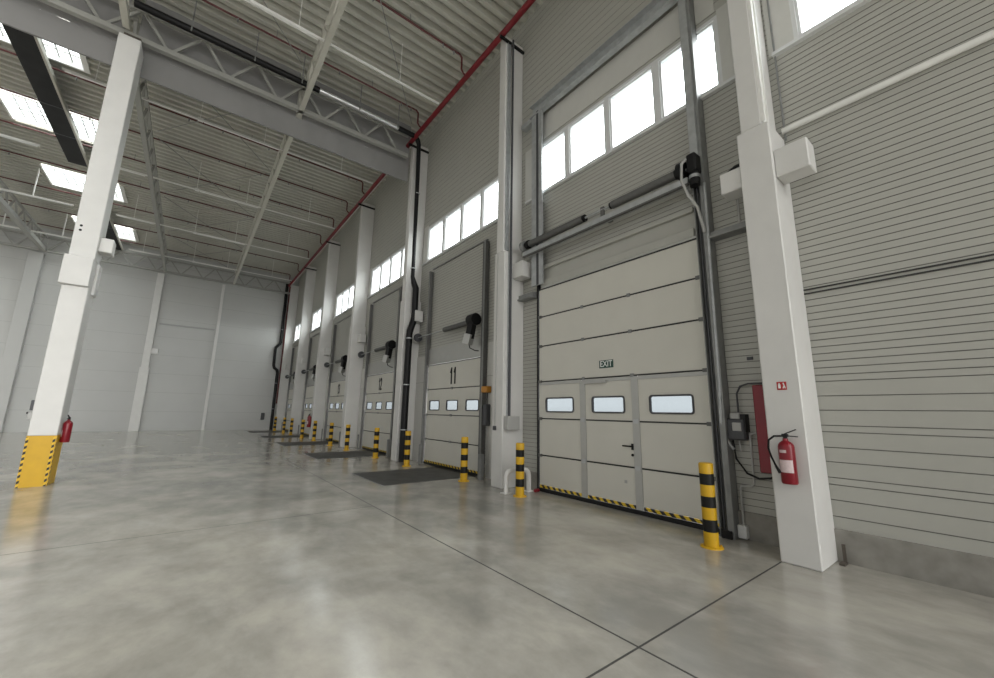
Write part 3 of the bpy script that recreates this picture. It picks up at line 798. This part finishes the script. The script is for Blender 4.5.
# white hoop
t = thing('hoop_guard', 'white tubular hoop guard behind the second bollard', 'guard', (5.35, 6.2, 0))
MB().tube([(5.12, 6.27, 0), (5.12, 6.27, .30), (5.135, 6.265, .365), (5.18, 6.26, .41), (5.25, 6.25, .43), (5.52, 6.22, .43), (5.59, 6.21, .41), (5.635, 6.205, .365), (5.65, 6.2, .30), (5.65, 6.2, 0)], .048, 14).build('hoop', M['white'], t)
for x, y in ((5.12, 6.27), (5.65, 6.2)): MB().bbox(x-.09, x+.09, y-.08, y+.08, 0, .014, .005).build('foot_plate', M['white'], t)
mb = MB().bbox(5.66, 5.80, 6.02, 6.09, 0, .06, .02); 
tag(mb.build('corner_shoe', M['redpaint']), 'small red shoe on the floor at the foot of the left door track', 'floor shoe')

# ------------------------------------------------------------------ wall equipment
yb = CF[1]-CW
t = thing('junction_box', 'grey junction box on the side of the column left of the nearest door', 'junction box', (5.5, yb, 1.2))
MB().bbox(CX+.03, CX+.36, yb-.13, yb, 1.19, 1.47, .01).build('enclosure', M['grey'], t)
MB().bbox(CX+.025, CX+.365, yb-.145, yb-.13, 1.185, 1.475, .006).build('lid', M['grey'], t)
MB().tube([(CX+.16, yb-.03, 1.47), (CX+.16, yb-.03, 11.0)], .028, 8).build('supply_cable', M['dgrey'], t)
MB().box(CX+.10, CX+.22, yb-.01, yb, 1.47, 5.2).build('cable_tray', M['galv'], t)
t = thing('wall_switch', 'small dark switch on a thin conduit, on the front of the second column', 'switch', (CX, CF[1]-.2, 1.2))
MB().bbox(CX-.05, CX, CF[1]-.17, CF[1]-.09, 1.17, 1.26, .01).build('switch_box', M['dgrey'], t)
MB().tube([(CX-.012, CF[1]-.13, 1.26), (CX-.012, CF[1]-.13, 5.2)], .012, 8).build('conduit', M['grey'], t)
for k in range(1, 6):
    tag(MB().box(5.12, WX-.001, CF[k]-CW+.02, CF[k]-CW+.074, 10.92, 10.982).build('pipe_bracket', M['blackpaint']), 'dark bracket bar across the head of column %s of the dock wall' % ['', 'two', 'three', 'four', 'five', 'six'][k], 'bracket', 'bracket bars on the column heads')

# door 11 control unit on the near jamb
a = DOORS[1][0]
t = thing('door_control', 'dark control box with orange light block beside door 11', 'control box', (5.85, a-.28, 1.3))
MB().bbox(5.76, WX-.03, a-.33, a-.17, 1.22, 1.74, .015).build('enclosure', M['dgrey'], t)
MB().bbox(5.74, WX-.03, a-.36, a-.12, 2.02, 2.18, .015).build('signal_light', M['orange'], t)
MB().tube([(5.84, a-.25, 1.74), (5.84, a-.25, 2.02)], .012, 6).build('cable', M['black'], t)
MB().tube([(5.84, a-.25, 1.22), (5.84, a-.27, .9), (5.86, a-.27, .1)], .012, 6).build('cable', M['grey'], t)

# control unit right of the nearest door
t = thing('door_control', 'dark grey control unit with looping cable right of the nearest door', 'control box', (5.86, 2.3, 1.25))
enc = MB().bbox(5.78, WX-.001, 2.18, 2.42, 1.24, 1.52, .02).build('enclosure', M['dgrey'], t)
MB().bbox(5.80, WX-.001, 2.23, 2.37, 1.50, 1.60, .02).build('top_cover', M['grey'], t)
MB().box(5.79, WX-.001, 2.17, 2.23, 1.35, 1.58).build('side_button', M['black'], t)
MB().bbox(5.772, 5.79, 2.22, 2.33, 1.36, 1.47, .005).build('button_plate', M['grey'], enc)
MB().tube([(5.84, 2.36, 1.26), (5.84, 2.34, 1.0), (5.83, 2.22, .83), (5.82, 2.08, .78), (5.84, 1.96, .80), (5.86, 1.88, .86)], .013, 8).build('loop_cable', M['black'], t)
MB().tube([(5.86, 2.27, 1.58), (5.86, 2.27, 1.85), (5.86, 2.22, 1.95), (5.86, 2.12, 1.98), (5.87, 1.85, 1.98)], .012, 8).build('feed_cable', M['dgrey'], t)
MB().tube([(5.87, 2.30, 1.26), (5.87, 2.28, 1.1)], .012, 8).build('stub_cable', M['grey'], t)
t = thing('socket_box', 'pale grey socket box near the floor fed by a bent conduit', 'socket', (5.86, 2.33, 0))
MB().bbox(5.80, WX-.035, 2.28, 2.39, .02, .18, .01).build('enclosure', M['pvc'], t)
MB().tube([(5.86, 2.33, .18), (5.86, 2.33, .62), (5.86, 2.31, .66), (5.86, 2.2, .67), (5.86, 2.165, .70), (5.86, 2.16, .75), (5.86, 2.155, 1.32), (5.87, 2.1, 1.34), (5.88, 1.85, 1.34)], .014, 8).build('conduit', M['grey'], t)
mb = MB().bbox(5.72, WX-.001, 1.80, 2.03, .87, 1.95, .01)
tag(mb.build('red_cabinet', M['redpaint']), 'tall narrow red cabinet half hidden behind the nearest column', 'cabinet')
mb = MB().box(WX-.02, WX, 2.05, 2.12, 2.30, 2.34)
tag(mb.build('wall_tag', M['dgrey']), 'tiny dark tag on the wall above the control unit', 'tag')
mb = MB().box(5.74, 5.87, 1.32, 1.37, .0, .02); mb.box(5.83, 5.85, 1.32, 1.35, 0, .2)
tag(mb.build('angle_bracket', M['rust']), 'rusty bracket at the foot of the nearest column', 'bracket')
# cable loop next to the left corbel of the nearest column
mb = MB().tube([(5.56, 2.04, 4.80), (5.56, 2.0, 4.88), (5.56, 1.9, 4.93), (5.56, 1.80, 4.93)], .022, 8)
tag(mb.build('looped_cable', M['black']), 'black cable loop above the small block of the nearest column', 'cable')
mb = MB().tube([(5.8, 2.0, 4.6), (5.8, 2.0, 4.25), (5.8, 1.97, 4.22), (5.8, 1.8, 4.22)], .018, 8)
tag(mb.build('bent_conduit', M['grey']), 'thin grey bent conduit under the small block of the nearest column', 'conduit')

def extinguisher(lab, c, s=1., loop=1):
    x, y, z = c
    t = thing('fire_extinguisher', lab, 'fire extinguisher', c)
    R = .076*s
    cyl = MB().lathe(c, [(R*.9, 0), (R, .015*s), (R, .385*s), (R*.93, .41*s), (R*.7, .435*s), (R*.35, .452*s), (R*.33, .475*s)], 22)
    cyl = cyl.build('cylinder', M['redpaint'], t)
    # paper label wrapped on the front half
    lb = MB(); pts = []
    for j in range(9):
        an = PI+(-.9+j*.225)
        pts.append((math.cos(an), math.sin(an)))
    v = [(x+p[0]*(R+.0015), y+p[1]*(R+.0015), z+zz*s) for zz in (.12, .25) for p in pts]
    lb.add(v, [(i, i+1, i+10, i+9) for i in range(8)], 0, True)
    v = [(x+p[0]*(R+.0015), y+p[1]*(R+.0015), z+zz*s) for zz in (.325, .355) for p in pts[1:6]]
    lb.add(v, [(i, i+1, i+6, i+5) for i in range(4)], 0, True)
    lb.build('paper_label', M['label'], cyl)
    vb = MB().tube([(x, y, z+.47*s), (x, y, z+.50*s)], .022*s, 10); vb.bbox(x-.02*s, x+.02*s, y-.03*s, y+.03*s, z+.49*s, z+.525*s, .005)
    vv = vb.build('valve', M['black'], t)
    hn = MB().bar((x, y+.01*s, z+.52*s), (x-.01, y-.11*s, z+.575*s), .018*s, .010*s); hn.bar((x, y+.01*s, z+.505*s), (x-.01, y-.12*s, z+.50*s), .018*s, .010*s)
    hn.build('lever', M['black'], vv)
    MB().box(x+R*.6 if x > 0 else x-R*.6, x+.082 if x > 0 else x-.0755, y-.03*s, y+.03*s, z+.28*s, z+.32*s).build('wall_hook', M['grey'], t)
    MB().tube([(x-.01, y+.03*s, z+.50*s), (x-.02, y+.10*s, z+.495*s), (x-.02, y+.155*s, z+.45*s), (x-.02, y+.165*s, z+.36*s), (x-.02, y+.145*s, z+.27*s), (x-.04, y+.10*s, z+.17*s), (x-.055, y+.065*s, z+.11*s)],
              [.011*s]*5+[.013*s, .017*s], 8).build('hose', M['black'], t)
    return t
extinguisher('red fire extinguisher hung on the front of the nearest column', (CX-.08, 1.585, .845))
t = thing('fire_sign', 'small red fire extinguisher sign on the nearest column', 'sign', (CX, 1.588, 1.9))
MB().box(CX-.004, CX, 1.538, 1.632, 1.855, 1.947).build('plate', M['signred'], t)
pg = MB().box(CX-.006, CX-.004, 1.595, 1.619, 1.872, 1.918); pg.box(CX-.006, CX-.004, 1.601, 1.613, 1.918, 1.932)
pg.bar((CX-.005, 1.552, 1.872), (CX-.005, 1.560, 1.91), .010, .002, (1, 0, 0)); pg.bar((CX-.005, 1.572, 1.872), (CX-.005, 1.560, 1.91), .010, .002, (1, 0, 0)); pg.bar((CX-.005, 1.560, 1.90), (CX-.005, 1.568, 1.934), .012, .002, (1, 0, 0))
pg.build('pictogram', M['signwhite'], t)
extinguisher('red fire extinguisher on the side of the freestanding left column', (-1.87, 11.92, .80), .95)
extinguisher('tiny far red fire extinguisher on the column beyond door 13', (CX-.09, 23.0, .6), 1.3)
t = thing('push_button_box', 'small grey push button box on the left face of the freestanding column', 'switch', (-2.37, 11.9, 1.4))
MB().bbox(-2.43, -2.345, 11.8, 11.98, 1.24, 1.40, .01).build('lower_box', M['grey'], t)
MB().bbox(-2.42, -2.345, 11.8, 11.98, 1.43, 1.63, .01).build('upper_box', M['dgrey'], t)
MB().bbox(-2.46, -2.43, 11.85, 11.92, 1.36, 1.40, .004).build('button', M['black'], t)

# ------------------------------------------------------------------ world and camera
w = bpy.data.worlds.new('overcast_sky'); SC.world = w; w.use_nodes = True
nt = w.node_tree; bg = nt.nodes['Background']; L = nt.links.new
tc = nt.nodes.new('ShaderNodeTexCoord'); sp = nt.nodes.new('ShaderNodeSeparateXYZ'); L(tc.outputs['Generated'], sp.inputs[0])
rx = nt.nodes.new('ShaderNodeMapRange'); rx.inputs['From Min'].default_value = -.6; rx.inputs['From Max'].default_value = .6
rx.inputs['To Min'].default_value = .6; rx.inputs['To Max'].default_value = 9.0; L(sp.outputs['X'], rx.inputs['Value'])
rz = nt.nodes.new('ShaderNodeMapRange'); rz.inputs['From Min'].default_value = -.12; rz.inputs['From Max'].default_value = .02
rz.inputs['To Min'].default_value = .35; rz.inputs['To Max'].default_value = 1.; L(sp.outputs['Z'], rz.inputs['Value'])
rt = nt.nodes.new('ShaderNodeMapRange'); rt.inputs['From Min'].default_value = .5; rt.inputs['From Max'].default_value = .9
rt.inputs['To Min'].default_value = 1.; rt.inputs['To Max'].default_value = 2.4; L(sp.outputs['Z'], rt.inputs['Value'])
m1 = nt.nodes.new('ShaderNodeMath'); m1.operation = 'MULTIPLY'; L(rx.outputs[0], m1.inputs[0]); L(rz.outputs[0], m1.inputs[1])
m2 = nt.nodes.new('ShaderNodeMath'); m2.operation = 'MULTIPLY'; L(m1.outputs[0], m2.inputs[0]); L(rt.outputs[0], m2.inputs[1])
bg.inputs['Color'].default_value = (1, .995, .975, 1); L(m2.outputs[0], bg.inputs['Strength'])

f, yaw, pit, rol = 394.67, .65675, .18342, .01733
cy, sy, cp, sp_ = math.cos(yaw), math.sin(yaw), math.cos(pit), math.sin(pit)
fw = Vector((sy*cp, cy*cp, sp_)); r = Vector((cy, -sy, 0)); u = r.cross(fw)
r2 = math.cos(rol)*r+math.sin(rol)*u; u2 = -math.sin(rol)*r+math.cos(rol)*u
cam = bpy.data.cameras.new('camera'); co = bpy.data.objects.new('camera', cam); COL.objects.link(co)
cam.sensor_width = 36; cam.lens = f/994*36; cam.clip_start = .05; cam.clip_end = 300
co.matrix_world = Matrix((( r2.x, u2.x, -fw.x, 0), (r2.y, u2.y, -fw.y, 0), (r2.z, u2.z, -fw.z, 1.55), (0, 0, 0, 1)))
SC.camera = co
vs = SC.view_settings; vs.view_transform = 'Standard'; vs.look = 'None'; vs.gamma = 1; vs.exposure = 0.15
try: vs.use_curve_mapping = False
except Exception: pass
